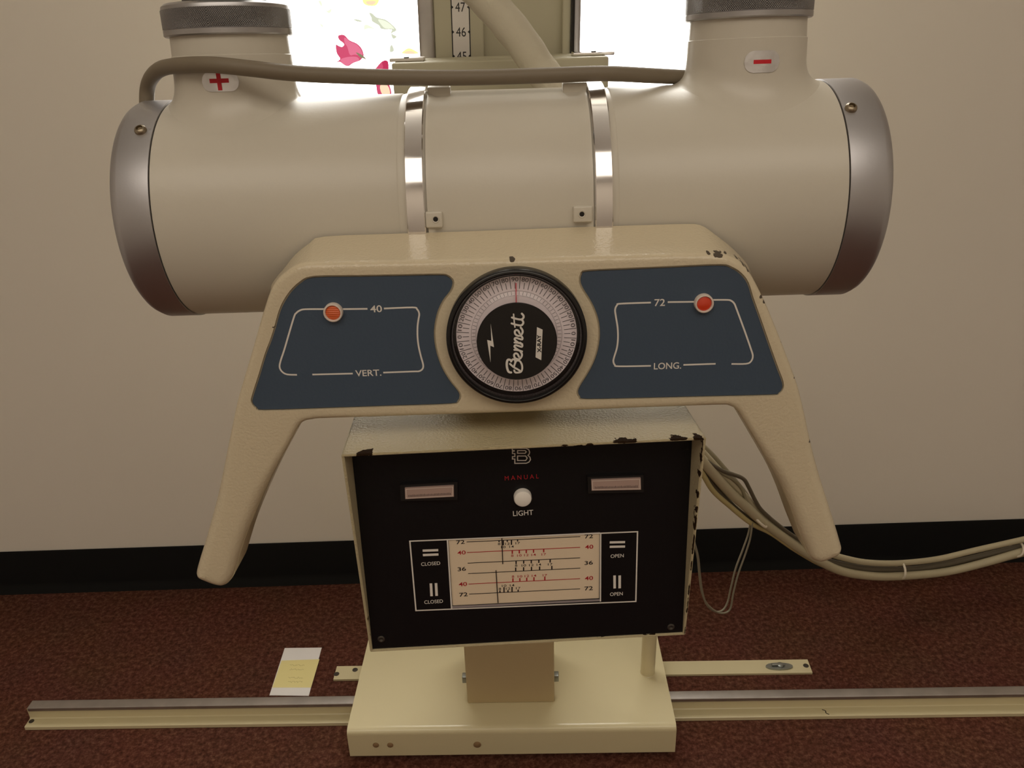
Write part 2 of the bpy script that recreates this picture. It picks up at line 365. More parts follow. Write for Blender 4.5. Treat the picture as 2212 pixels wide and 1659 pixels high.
film('blossom', [('film_yellow', [(1860, 800), (1900, 745), (1960, 720), (2030, 745), (2100, 800)]), ('film_peach', [(1890, 798), (1930, 765), (2000, 765), (2050, 798)])])
# ================================================================ x-ray tube head
# the x-ray tube
xt = thing('xray_tube', HEAD, 'long cream cylindrical x-ray tube housing with silver end caps above the blue control panel', 'x-ray tube')
RT_ = .0762
XL, XR = -.2215, .2300
CXS = (-.178, .178)
b = MB()
def hprof(x):
    k = 0
    return RT_
xs = [(RT_-.0003, XL), (RT_, XL+.0003), (RT_, -.0625), (RT_-.0006, -.0615), (RT_+.0002, -.058), (RT_, -.0560), (RT_, .0765), (RT_+.0002, .0785), (RT_-.0006, .081), (RT_, .082), (RT_, XR-.0003), (RT_-.0003, XR)]
b.lathe(xs, 'cream_tube', RX, n=160); b.build('housing', xt)
b = MB()
b.lathe([(RT_+.0004, -.0435), (RT_+.0020, -.0430), (RT_+.0022, -.0405), (RT_+.0009, -.0380), (RT_+.0006, .0595), (RT_+.0022, .0620), (RT_+.0020, .0645), (RT_+.0004, .0648)], 'cream_tube', RX, n=160, cap0=False, cap1=False)
b.build('centre_sleeve', xt)
for s, x0 in ((-1, XL), (1, XR)):
    b = MB(); L_ = .0205 if s < 0 else .0232
    pr = [(RT_-.006, -.0002), (RT_+.0008, .0002), (RT_+.0008, L_), (RT_-.0002, L_+.0022), (RT_-.0015, L_+.0045), (RT_-.0035, L_+.0062), (RT_-.0065, L_+.0074), (RT_-.012, L_+.0084), (RT_-.03, L_+.0100), (.012, L_+.0110)]
    b.lathe(pr, 'aluminium', T(x0+s*.0004, 0, 0) @ (RX if s > 0 else Matrix.Rotation(R(-90), 4, 'Y')), n=160); cap = b.build('end_cap', xt)
    px, py = ((304, 282), (1838, 234))[s > 0]; x, a = cyl_hit(px, py, RT_+.001)
    b = MB(); mm = Matrix.Rotation(-a, 4, 'X') @ T(x, -RT_-.0006, 0) @ RYF
    b.lathe([(.0040, 0), (.0040, .0012), (.0034, .0024), (.0022, .0030), (.0020, .0014), (.0004, .0012)], 'brass_screw', mm, n=20); sc = b.build('cap_screw', cap)
# polished clamp rings
for x0, x1 in ((-.0565, -.0445), (.0655, .0770)):
    b = MB(); r0, r1 = RT_, RT_+.0042
    n = 160; rows = []
    for r, x in ((r0, x0), (r1-.0006, x0), (r1, x0+.0006), (r1, x1-.0006), (r1-.0006, x1), (r0, x1)):
        rows.append([(x, -math.cos(2*math.pi*k/n)*r, math.sin(2*math.pi*k/n)*r) for k in range(n)])
    b.grid(rows, 'polished', close_u=True); b.build('clamp_ring', xt)
# small lugs on the sleeve
def lug(pxs, pys, hole, proud=.0045):
    (xa, a1), (xb, a0) = cyl_hit(pxs[0], pys[0], RT_+proud), cyl_hit(pxs[1], pys[1], RT_+proud)
    b = MB(); n = 6
    c = Vector(((xa+xb)/2, 0, 0)); am = (a0+a1)/2
    mm = Matrix.Rotation(-am, 4, 'X'); hw = abs(xb-xa)/2; hh_ = (RT_+proud)*abs(a1-a0)/2
    b.box((c.x, -(RT_+proud/2-.002), 0), (2*hw, proud+.004, 2*hh_), 'cream_tube', mm, bev=.0012)
    if hole:
        xh, ah = cyl_hit(hole[0], hole[1], RT_+proud); mh = Matrix.Rotation(-ah, 4, 'X') @ T(xh, -(RT_+proud)-.0001, 0) @ RYF
        b.lathe([(.0016, 0), (.0016, .0002)], 'hole', mh, n=16)
        b.lathe([(.0024, 0), (.0022, .0004), (.0016, .0001)], 'cream_tube', mh, n=16, cap0=False, cap1=False)
    b.build('lug', xt)
lug((918, 957), (458, 492), (941, 473.5)); lug((1238, 1280), (446, 480), (1257, 462.5))
for xa, xb in ((-.043, -.0275), (.049, .0655)):
    b = MB(); b.box(((xa+xb)/2, 0, 0), (xb-xa, .012, .011), 'cream_tube', Matrix.Rotation(R(-78), 4, 'X') @ T(0, -(RT_+.0005), 0), bev=.001); b.build('lug', xt)
# cable receptacles with their knurled nuts
for s, cx in ((-1, CXS[0]), (1, CXS[1])):
    b = MB(); rows = []; n = 96; r = .0392; fl_ = .013; ZT = .119
    for k in range(n):
        a = 2*math.pi*k/n; ca, sa = math.cos(a), math.sin(a); surf = lambda q: math.sqrt(max(1e-6, RT_**2-(q*sa)**2))
        fl_ = (.004+.010*abs(sa)) if s < 0 else .013; p0 = Vector(((r+fl_)*ca, (r+fl_)*sa, surf(r+fl_)-.0004)); p1 = Vector(((r+.0018)*ca, (r+.0018)*sa, surf(r)+.0015)); p2 = Vector(((r+.0012)*ca, (r+.0012)*sa, surf(r)+.0150))
        col = [((1-t)**2*p0+2*t*(1-t)*p1+t*t*p2) for t in [i/8 for i in range(9)]]
        ztop = ZT
        col += [Vector(((r+.0008)*ca, (r+.0008)*sa, .104)), Vector(((r+.0002)*ca, (r+.0002)*sa, .1045)), Vector(((r-.0004)*ca, (r-.0004)*sa, ztop))]
        rows.append([q+Vector((cx, 0, 0)) for q in col])
    b.grid(rows, 'cream_tube', close_v=True); rc = b.build('cable_receptacle', xt)
    nb = MB(); nb.lathe([(.0385, -.0100), (.0415, -.0100), (.0424, -.0092), (.0424, -.0062), (.0420, -.0058), (.0424, -.0054), (.0424, .0062), (.0420, .0068), (.0416, .0086), (.0395, .0102), (.030, .0108), (.028, .0108)], 'knurled', n=128)
    nut = nb.build('knurled_nut', rc); nut.location = (cx, 0, .1265 if s < 0 else .1265)
    if s > 0: nut.location = (cx, 0, .1265)
    hb = MB(); hb.lathe([(.0275, 0), (.0275, .006), (.024, .008), (.0235, .06), (.018, .075), (.0125, .09)], 'grey_cable' if s > 0 else 'dark_steel', T(cx, 0, .1365)); hb.tube([(cx, 0, .22), (cx+s*.004, .03, .36), (cx+s*.0, .10, .55), (cx*.8, .2, .8)], .0125, 'grey_cable'); hb.build('high_voltage_cable', xt)
    # sticker wraps round the receptacle
    zz = lambda px, py: vcyl_hit(px, py, cx, r+.0012)
    x0, y0, x1, y1 = ((437, 155, 516, 198), (1608, 109, 1683, 157))[s > 0]
    (a0, z1), (a1, z0) = zz(x0, (y0+y1)/2), zz(x1, (y0+y1)/2); z1 = zz((x0+x1)/2, y0)[1]; z0 = zz((x0+x1)/2, y1)[1]
    ac, zc = (a0+a1)/2, (z0+z1)/2; RR = r+.0016
    def smap(u, v, d=0): a = u/RR; return (cx+math.sin(a)*(RR+d), -math.cos(a)*(RR+d), v)
    hw, hh_ = (a1-a0)/2*RR, (z1-z0)/2; uc = ac*RR
    def strip(mb, u0, u1, f0, f1, m, d, n=20):
        us = [u0+(u1-u0)*k/n for k in range(n+1)]; mb.grid([[smap(q, f(q), d) for q in us] for f in (f0, f1)], m)
    stb = MB(); cr = .95*hh_
    def edge(q, sg):
        e = abs(q-uc)-(hw-cr); k = cr-math.sqrt(max(0, cr*cr-e*e)) if e > 0 else 0; return zc+sg*(hh_-k)
    strip(stb, uc-hw, uc+hw, lambda q: edge(q, -1), lambda q: edge(q, 1), 'foil', 0, 40)
    if s < 0:
        (c1, cz) = zz(473.5, 174.5); c1 *= RR; aw = .0062; at_ = .00135
        strip(stb, c1-aw, c1+aw, lambda q: cz-at_, lambda q: cz+at_, 'sign_red', .0002); strip(stb, c1-at_, c1+at_, lambda q: cz-aw*.95, lambda q: cz+aw*.95, 'sign_red', .0003, 3)
    else:
        (c1, cz) = zz(1647, 133.3); c1 *= RR
        strip(stb, c1-.0058, c1+.0058, lambda q: cz-.00125, lambda q: cz+.00125, 'sign_red', .0002)
    st = stb.build('sticker', rc, recalc=False); st['label'] = ('foil sticker with a red plus sign', 'foil sticker with a red minus sign')[s > 0]
# grey cable along the top of the tube
lc = thing('grey_cable', HEAD, 'grey round cable arching over the tube from the left end cap to the right receptacle', 'cable')
def H3(px, py, y): p = Plane(HEAD, y)(px, py); return (p[0], y, p[1])
path = [(317, 236, .002), (318, 195, .002), (327, 168, -.006), (350, 148, -.022), (395, 141, -.040), (460, 140, -.052), (540, 148, -.0535), (620, 157, -.050), (700, 162, -.044), (850, 167, -.034), (1000, 168, -.028), (1150, 164, -.026), (1300, 159, -.024), (1400, 163, -.012), (1450, 165.5, .002), (1500, 168, .012)]
b = MB(); b.tube([H3(*p) for p in path], .0050, 'grey_cable', n=16, sub=8); b.build('cable_sheath', lc)
# ================================================================ handle console
YP = -.115
chip_px = [(1550, 549, 7), (1530, 547, 3), (1571, 548, 3), (1600, 557, 7), (1612, 569, 7), (1622, 580, 7), (1630, 592, 6), (1637, 603, 6), (1644, 640, 4), (1653, 650, 5), (1659, 658, 5), (1690, 738, 4), (1716, 815, 2), (1751, 953, 5), (1106, 559, 5), (593, 704, 2)]
PP = Plane(HEAD, YP); chips = []
for x, y, r in chip_px:
    p = PP(x, y, .003); q = r*.00036; chips.append((p[0], YP+.004, p[1], q*1.25, .014, q*.9))
mat('console_paint', rgb(212, 198, 170), .21, bump=.32, bscale=520, var=.02, vscale=12, chips=chips, chipcol=(.09, .07, .05, 1))
ch = thing('control_handle', HEAD, 'cream control console with two downswept handle grips and blue panels in front of the tube', 'control console')
out = [((565, 679), None), ((581, 631), (585, 622)), ((596, 606), (598, 598)), ((611, 592), (612, 582)), ((632, 577), (636, 552)), ((655, 569), (669, 525)), ((690, 567), (700, 511)), ((845, 564), (850, 505)), ((1000, 561), (1000, 500)), ((1150, 557), (1150, 494.5)), ((1300, 553), (1300, 489)), ((1400, 550), (1400, 486)), ((1482, 548), (1470, 484)), ((1535, 548), (1512, 486)), ((1570, 552), (1545, 507)), ((1600, 566), (1587, 541)), ((1622, 590), (1618, 578)), ((1640, 622), None), ((1659, 662), None), ((1674, 698), None), ((1689, 735), None), ((1708, 785), None), ((1726, 835), None), ((1740, 890), None), ((1753, 950), None), ((1771, 1015), None), ((1792, 1082), None), ((1810, 1139), None), ((1822, 1180), None), ((1825, 1195), None), ((1818, 1207), None), ((1803, 1215), None), ((1782, 1222), None), ((1767, 1221), None), ((1754, 1211), None), ((1746, 1192), None), ((1731, 1155), None), ((1713, 1105), None), ((1692, 1056), None), ((1664, 1006), None), ((1630, 948), None), ((1604, 905), None), ((1592, 888), None), ((1577, 880), None), ((1560, 878.5), None), ((1479, 881), None), ((1340, 886), None), ((1200, 891), None), ((1060, 896), None), ((920, 900.5), None), ((780, 905), None), ((690, 908), None), ((672, 910), None), ((655, 914), None), ((642, 927), None), ((619, 970), None), ((589, 1026), None), ((562, 1082), None), ((539, 1135), None), ((521, 1182), None), ((508, 1225), None), ((498, 1256), None), ((484, 1272), None), ((466, 1274), None), ((436, 1264), None), ((419, 1253), None), ((421, 1231), None), ((440, 1168), None), ((459, 1099), None), ((473, 1042), None), ((486, 983), None), ((497, 930), None), ((509, 873), None), ((527, 810), None), ((545, 749), None)]
PB = Plane(HEAD, YP+.037)
F2 = [PP(*a) for a, _ in out]; B2 = [PB(*c) if c else PP(*a) for a, c in out]
F2 = cm2(F2, 3); B2 = cm2(B2, 3)
def inset(P, d):                                # P clockwise seen from the viewer
    n = len(P); o = []
    for i in range(n):
        a, c = Vector(P[i-1]), Vector(P[(i+1) % n]); t = (c-a).normalized(); o.append((P[i][0]+t.y*d, P[i][1]-t.x*d))
    return o
rr = .0046
rings = [[(x, YP+.037, z) for x, z in B2]]
nst = 5
for k in range(nst+1):
    a = k/nst*math.pi/2; I1 = inset(F2, 1.0); row = []
    for (x, z), (xi, zi) in zip(F2, I1):
        q = min(1, max(0, (-.135-z)/.05)); q = q*q*(3-2*q); re = rr+.0036*q; dd = re*(1-math.cos(a)); row.append((x+(xi-x)*dd, YP+re*(1-math.sin(a)), z+(zi-z)*dd))
    rings.append(row)
b = MB(); b.grid(rings, 'console_paint', close_u=True)
lastp = [(p[0], p[2]) for p in rings[-1]]
def fillcap(mb, pts3, pts2, m):
    bm = bmesh.new(); vs = [bm.verts.new((p[0], p[1], 0)) for p in pts2]; es = [bm.edges.new((vs[i], vs[(i+1) % len(vs)])) for i in range(len(vs))]
    bmesh.ops.triangle_fill(bm, edges=es, use_beauty=True, normal=(0, 0, 1)); bm.verts.index_update()
    mb.add(pts3, [[v.index for v in f.verts] for f in bm.faces], m); bm.free()
fillcap(b, rings[-1], lastp, 'console_paint'); fillcap(b, rings[0], B2, 'console_paint')
body = b.build('console_body', ch)
ZL = lambda x, y: (500+x/3.3185, 450+y/3.3185)
ZR = lambda x, y: (1150+x/2.9493, 450+y/2.9493)
blueL = [ZL(*p) for p in [(590, 498), (900, 492), (1200, 487), (1490, 482), (1545, 490), (1578, 515), (1583, 545), (1565, 592), (1510, 665), (1470, 760), (1450, 880), (1460, 1000), (1500, 1130), (1560, 1235), (1618, 1308), (1634, 1345), (1620, 1378), (1570, 1397), (1200, 1410), (700, 1427), (240, 1442), (185, 1428), (152, 1390), (160, 1340), (205, 1200), (250, 1050), (290, 945), (320, 850), (345, 760), (375, 685), (430, 600), (500, 535)]]
blueR = [ZR(*p) for p in [(350, 404), (600, 392), (900, 379), (1190, 367), (1265, 383), (1325, 422), (1368, 480), (1400, 580), (1450, 720), (1485, 820), (1520, 920), (1560, 1030), (1590, 1110), (1588, 1150), (1565, 1176), (1520, 1185), (1100, 1195), (700, 1205), (345, 1212), (305, 1198), (292, 1172), (305, 1135), (345, 1072), (390, 990), (420, 900), (432, 800), (420, 700), (380, 600), (322, 505), (308, 460), (318, 420)]]
PF = Plane(HEAD, YP-.0002)
PLB = Plane(HEAD, YP+.0013)                     # the plates lie a little below the console's face
def carve(target, outl, d):
    b = MB(); b.poly(outl, 'console_paint', lambda x, z, q: (x, YP-.004+q, z), 0, .004+d); c = b.build('cut', ch)
    md = target.modifiers.new('cut', 'BOOLEAN'); md.operation = 'DIFFERENCE'; md.object = c; md.solver = 'EXACT'
    bpy.context.view_layer.update(); dg = bpy.context.evaluated_depsgraph_get(); me = bpy.data.meshes.new_from_object(target.evaluated_get(dg)); target.modifiers.clear(); target.data = me
    bpy.data.objects.remove(c)
for P in (blueL, blueR):
    o2 = cm2([PF(*p) for p in P], 3); carve(body, inset(o2, -.0012), .0028)
me = body.data; bm = bmesh.new(); bm.from_mesh(me)
for f in bm.faces: f.smooth = True
for e in bm.edges:
    e.smooth = not (len(e.link_faces) == 2 and e.calc_face_angle(0) > R(38))
bm.to_mesh(me); bm.free()
def plate(P): 
    b = MB(); o2 = cm2([PLB(*p) for p in P], 3); b.poly(o2, 'panel_blue', mapy(YP+.0013), 0, -.0012); return b
LW = .00108
def lines(mb, Zq, segs, mp, d=.00015):
    for s_ in segs: mb.ribbon(cm2([PLB(*Zq(*p)) for p in s_], 4, False), LW, 'print_white', mp, d)
MPL = mapy(YP+.0013)
bl = plate(blueL)
lines(bl, ZL, [[(470, 1193), (400, 1190), (365, 1172), (346, 1140), (352, 1095), (380, 1010), (415, 890), (450, 775), (465, 750), (490, 732), (530, 723), (668, 722)],
               [(800, 722), (975, 720)], [(1093, 718), (1298, 710), (1330, 722), (1346, 755), (1340, 800), (1334, 850), (1334, 920), (1342, 990), (1358, 1060), (1374, 1120), (1370, 1150), (1345, 1167), (1300, 1169), (1088, 1177)], [(870, 1184), (580, 1191)]], MPL)
def ptext(mb, Zq, s_, cx, cy, wd, ht, m, mp, pl, d=.00015, bold=.012, rot=None, shear=0):
    c = pl(*Zq(cx, cy)); e = pl(*Zq(cx+wd/2, cy)); g = pl(*Zq(cx-wd/2, cy)); t = pl(*Zq(cx, cy-ht/2)); u = pl(*Zq(cx, cy+ht/2))
    text(mb, s_, c[0], c[1], abs(e[0]-g[0]), abs(t[1]-u[1]), m, mp, d, rot=0 if rot is None else rot, bold=bold, shear=shear)
ptext(bl, ZL, '40', 1037, 720, 84, 50, 'print_white', MPL, PLB); ptext(bl, ZL, 'VERT.', 981, 1180, 186, 45, 'print_white', MPL, PLB)
o = bl.build('panel_plate', ch, recalc=False); o['label'] = 'blue plate marked 40 and VERT.'
br = plate(blueR)
lines(br, ZR, [[(755, 600), (565, 607), (540, 616), (527, 645), (532, 690), (543, 760), (545, 830), (538, 890), (520, 950), (516, 975), (525, 997), (552, 1006), (755, 1003)], [(962, 997), (1167, 990)],
               [(1268, 991), (1360, 990), (1392, 975), (1404, 940), (1390, 890), (1350, 775), (1300, 640), (1285, 605), (1265, 588), (1240, 583), (1145, 583)], [(1035, 595), (862, 597)]], MPL)
ptext(br, ZR, '72', 811, 600, 68, 46, 'print_white', MPL, PLB); ptext(br, ZR, 'LONG.', 861, 1003, 174, 42, 'print_white', MPL, PLB)
o = br.build('panel_plate', ch, recalc=False); o['label'] = 'blue plate marked 72 and LONG.'
for (px, py, m) in ((721, 673, 'pilot_orange'), (1519, 653.5, 'pilot_red')):
    c = PLB(px, py); mm = T(c[0], YP+.0010, c[1]) @ RYF
    b = MB(); b.lathe([(.0060, -.001), (.0060, .0030), (.0056, .0036), (.0050, .0037), (.0046, .0030), (.0046, .0016)], 'lamp_ring', mm, n=48, cap1=False); lp = b.build('pilot_lamp', ch)
    b = MB(); b.lathe([(.0045, .0006), (.0045, .0026), (.0034, .0031), (.0002, .0033)], m, mm, n=40); lz = b.build('lamp_lens', lp); lz['label'] = 'orange ribbed lens' if m == 'pilot_orange' else 'red lens'
# ---- angle dial
DC = (.0119, -.0682); mm = T(DC[0], YP, DC[1]) @ RYF
b = MB(); b.lathe([(.0442, -.002), (.0442, .0075), (.0436, .0088), (.0428, .0094), (.0418, .0094), (.0408, .0086), (.0402, .0070), (.0400, -.0005)], 'bezel_black', mm, n=128, cap0=False, cap1=False)
dg_ = b.build('angle_gauge', ch)
b = MB(); DM = mapy(YP)
b.lathe([(.0400, -.0005), (.0400, .0005), (.0002, .0005)], 'bezel_black', mm, n=96)
def ann(r0, r1, m, d, n=128):
    b.grid([[DM(DC[0]+rr_*math.cos(2*math.pi*k/n), DC[1]+rr_*math.sin(2*math.pi*k/n), d) for k in range(n)] for rr_ in (r0, r1)], m, close_u=True)
ann(.0205, .0382, 'dial_white', .0012)
def pol(r, a): return (DC[0]+r*math.sin(R(a)), DC[1]+r*math.cos(R(a)))
for k in range(72):
    a = k*5; odd = k % 2
    b.ribbon([pol(.0380 if odd else .0342, a), pol(.0302, a)], .00036, 'dial_tick', DM, .0013)
    b.ribbon([pol(.0284, a), pol(.0262, a)], .00022, 'dial_tick', DM, .0013)
for r_, wd_ in ((.0288, .00022), (.0258, .0002)): b.ribbon([pol(r_, k*4) for k in range(90)], wd_, 'dial_grey', DM, .00128, close=True)
for k in range(36):
    a = k*10; v = abs(((a+90) % 180)-90); v = 90-abs(90-(a % 180)) if False else abs(90-(a % 180)); 
    c = pol(.0361, a); text(b, str(v), c[0], c[1], .0026*len(str(v))*.82, .0026, 'dial_tick', DM, .0013, rot=-R(a), bold=0)
b.ribbon([pol(.0342, 1), pol(.0200, 1)], .00075, 'pointer_pink', DM, .0030)
b.build('dial_face', dg_, recalc=False)
b = MB(); cov = [(.0402, .0076), (.0365, .0090), (.031, .0108), (.0275, .0124), (.0268, .0134), (.0002, .0138)]
b.lathe(cov, 'clear_cover', mm, n=96, cap0=False, cap1=False); b.build('clear_cover', dg_)
# inner cover scale and black centre disc with the maker's name
b = MB(); PD = Plane(HEAD, YP-.0150); dc = PD(1116.7, 739); ZD = lambda x, y: (940+x/5.1833, 570+y/5.1833)
md_ = T(dc[0], YP, dc[1]) @ RYF; b.lathe([(.0246, .0128), (.0249, .0134), (.0249, .0146), (.0246, .0150), (.0002, .0150)], 'bezel_black', md_, n=96)
DD = mapy(YP-.0150)
def Q(pts): return [PD(*ZD(*p)) for p in pts]
b.poly(Q([(622, 668), (660, 865), (630, 862), (660, 933), (605, 905), (620, 1103), (600, 1030), (580, 848), (618, 862)][:0] or [(622, 668), (659, 932), (617, 914), (620, 1103), (582, 850), (629, 862)]), 'print_white', DD, .0002)
b.poly(Q([(1140, 706), (1203, 735), (1188, 1078), (1124, 1045)]), 'print_white', DD, .0002)
c = PD(*ZD(1164, 892)); text(b, 'X-RAY', c[0], c[1], .0116, .0025, 'print_black', DD, .0003, rot=R(90), bold=.035)
_sd = [.0002]
def S_(pts, wd_=23): _sd[0] += .00003; b.ribbon(cm2(Q(pts), 6, False), wd_*.0000545, 'print_white', DD, _sd[0], rnd=True)
# handwritten name, letter by letter, reading upwards
S_([(850, 1215), (822, 1205), (805, 1160), (802, 1110), (812, 1075), (835, 1072), (870, 1095), (975, 1160)][:6] + [(850, 1082)], 26)
S_([(838, 1118), (880, 1155), (925, 1180), (962, 1205)], 22)
S_([(850, 1092), (868, 1068), (890, 1072), (897, 1100), (888, 1130), (883, 1150)], 22)
S_([(897, 1105), (912, 1082), (945, 1085), (968, 1120), (975, 1165), (965, 1200), (945, 1212), (900, 1214), (885, 1190)], 22)
def e_(y, x=0):
    S_([(938+x, y+8), (922+x, y-22), (900+x, y-30), (884+x, y-14), (890+x, y+16), (918+x, y+34), (948+x, y+30), (968+x, y+4), (970+x, y-26), (950+x, y-58)])
e_(1030)
def n_(y, x=0):
    S_([(885+x, y), (925+x, y+4), (970+x, y+18)]); S_([(935+x, y+6), (900+x, y-18), (886+x, y-38), (900+x, y-52), (935+x, y-42), (968+x, y-34), (972+x, y-56), (950+x, y-80)])
n_(960, 2); n_(878, 4)
e_(768, 8)
def t_(y, x=0, w2=0):
    S_([(850+x, y-8), (905+x, y+8), (955+x, y+14), (978+x, y-6), (978+x, y-30), (960+x, y-52)]); 
t_(672, 6); t_(606, 10)
S_([(893, 706), (885, 640), (878, 560)], 16)
b.build('centre_disc', dg_, recalc=False)
# ================================================================ collimator box
YK = -.100
KP = Plane(BOX, YK)
KX0, KX1, KZ0, KZT = -.1085, .1300, -.3165, -.1405
chb = []
def bchip(px, py, rx, rz, y=-.127, ry=.008): p = Plane(BOX, y)(px, py); chb.append((p[0], y, p[1], rx, ry, rz))
for px, py, a, c in ((788, 977, .0075, .004), (1250, 962, .004, .001), (1275, 960, .004, .001), (1220, 962, .003, .0008), (1352, 954, .009, .0012), (1465, 948, .007, .0012), (1508, 948, .005, .002), (1515, 960, .0015, .005)): bchip(px, py, a, c)
for k in range(13):
    t_0 = min(1, max(0, k/12+random.uniform(-.04, .04))); px = 1515-38*t_0; py = 975+385*t_0; bchip(px+2, py, random.uniform(.0006, .0010), random.uniform(.003, .010), y=-.127+.026*t_0, ry=.006)
for px, py in ((870, 1399), (920, 1397), (1085, 1389), (1180, 1384), (1250, 1381), (1300, 1379), (1400, 1374)): bchip(px, py, .008, .0009, y=-.103, ry=.006)
for k in range(4): bchip(797+k*2, 1340+k*18, .0010, .005, y=-.106, ry=.006)
mat('collimator_paint', rgb(194, 181, 148), .5, spec=.08, bump=.7, bscale=520, var=.02, vscale=12, chips=chb)
cl = thing('collimator', BOX, 'boxy collimator with a black front panel hanging below the control console', 'collimator')
b = MB(); tk = .0018
rim = lambda z: -.128+.0265*(KZT-z)/(KZT-KZ0)
YB_ = .085
def slab(c8, m='collimator_paint', mb=None, bev=.0006):
    bm = bmesh.new(); vs = [bm.verts.new(p) for p in c8]
    for f in ((0, 1, 2, 3), (7, 6, 5, 4), (0, 4, 5, 1), (1, 5, 6, 2), (2, 6, 7, 3), (3, 7, 4, 0)): bm.faces.new([vs[i] for i in f])
    bmesh.ops.recalc_face_normals(bm, faces=bm.faces); bmesh.ops.bevel(bm, geom=bm.edges[:], offset=bev, segments=2, affect='EDGES'); bm.verts.index_update()
    mb.add([v.co.copy() for v in bm.verts], [[v.index for v in f.verts] for f in bm.faces], m); bm.free()
yt, yb = rim(KZT), rim(KZ0)
slab([(KX0, yt, KZT), (KX1, yt, KZT), (KX1, YB_, KZT), (KX0, YB_, KZT), (KX0, yt+.0003, KZT-tk), (KX1, yt+.0003, KZT-tk), (KX1, YB_, KZT-tk), (KX0, YB_, KZT-tk)], mb=b)
slab([(KX0, yb, KZ0), (KX1, yb, KZ0), (KX1, YB_, KZ0), (KX0, YB_, KZ0), (KX0, yb, KZ0+tk), (KX1, yb, KZ0+tk), (KX1, YB_, KZ0+tk), (KX0, YB_, KZ0+tk)], mb=b)
for x0, x1 in ((KX0, KX0+tk), (KX1-tk, KX1)):
    slab([(x0, yt, KZT), (x1, yt, KZT), (x1, YB_, KZT), (x0, YB_, KZT), (x0, yb, KZ0), (x1, yb, KZ0), (x1, YB_, KZ0), (x0, YB_, KZ0)], mb=b)
b.box(((KX0+KX1)/2, YB_-.001, (KZ0+KZT)/2), (KX1-KX0-.002, .002, KZT-KZ0-.002), 'collimator_paint')
b.build('shell', cl, weld=False)
b = MB(); b.lathe([(.052, -.1404), (.052, -.125), (.047, -.120), (.047, -.066)], 'cream_tube', n=64); b.build('mounting_neck', cl)
KM = mapy(YK)
ZA = lambda x, y: (700+x/3.072, 880+y/3.072)
ZB = lambda x, y: (1100+x/3.072, 880+y/3.072)
ZC = lambda x, y: (860+x/4.0963, 1120+y/4.0963)
KQ = lambda Zq, pts: [KP(*Zq(*p)) for p in pts]
b = MB()
wx0, wz1 = KP(*ZC(444, 187)); wx1, wz0 = KP(*ZC(1784, 722))
# panel with a window opening: outline and hole as four pieces meeting at the window's corners
W4 = KQ(ZC, [(444, 190), (1785, 127), (1780, 712), (481, 777)])
O4 = [(KX0+.0020, KZT-.002), (KX1-.0020, KZT-.002), (KX1-.0020, KZ0+.0019), (KX0+.0020, KZ0+.0019)]
for k in range(4):
    b.poly([O4[k], O4[(k+1) % 4], W4[(k+1) % 4], W4[k]], 'panel_black', KM, 0, -.0016)
WW = 12*.0000835
def kr(pts, wd_, m='print_white', Zq=ZC, d=.00015, close=False): b.ribbon(KQ(Zq, pts), wd_, m, KM, d, close)
kr([(104, 200), (2118, 116), (2103, 733), (158, 814)], .00100, close=True)
kr([(436, 190), (473, 796)], .0010); kr([(1792, 132), (1790, 733)], .0010)
kr([(440, 188), (1785, 124)], .0008, 'dial_grey', d=.0001); kr([(478, 784), (1783, 722)], .0018, 'dial_grey', d=.0001)
for s_, pts in ((23, [(217, 284), (355, 279)]), (23, [(219, 323), (357, 317)]), (23, [(290, 573), (296, 687)]), (23, [(335, 571), (341, 684)]), (22, [(1872, 211), (2008, 208)]), (22, [(1872, 250), (2008, 247)]), (23, [(1915, 503), (1916, 618)]), (23, [(1960, 503), (1960, 617)])): kr(pts, s_*.0000835)
for s_, x, y, w_, h_ in (('CLOSED', 288, 399, 170, 31), ('CLOSED', 314, 735, 166, 31), ('OPEN', 1938, 330, 116, 31), ('OPEN', 1931, 667, 113, 31)): ptext(b, ZC, s_, x, y, w_, h_, 'print_white', KM, KP, rot=R(1.0), bold=.004)
ptext(b, ZA, 'M A N U A L', 1312, 463, 226, 29, 'print_red', KM, KP, rot=R(1.0), bold=-.004); ptext(b, ZA, 'LIGHT', 1321, 700, 134, 34, 'print_white', KM, KP, rot=R(1.0), bold=.004)
for pts in ([(1248, 272), (1340, 271), (1358, 280), (1364, 296), (1362, 308), (1353, 318), (1366, 330), (1370, 346), (1360, 362), (1342, 370), (1266, 371), (1266, 342), (1250, 342), (1250, 326), (1266, 326), (1266, 306), (1250, 306), (1250, 290), (1262, 290), (1262, 286), (1250, 286)],
            [(1284, 286), (1334, 286), (1342, 294), (1334, 304), (1284, 304)], [(1284, 322), (1338, 322), (1348, 336), (1338, 352), (1284, 352)]): kr(pts, .00075, Zq=ZA, close=True)
pn = b.build('front_panel', cl, recalc=False, weld=False); pn['label'] = 'black panel with white and red printing'
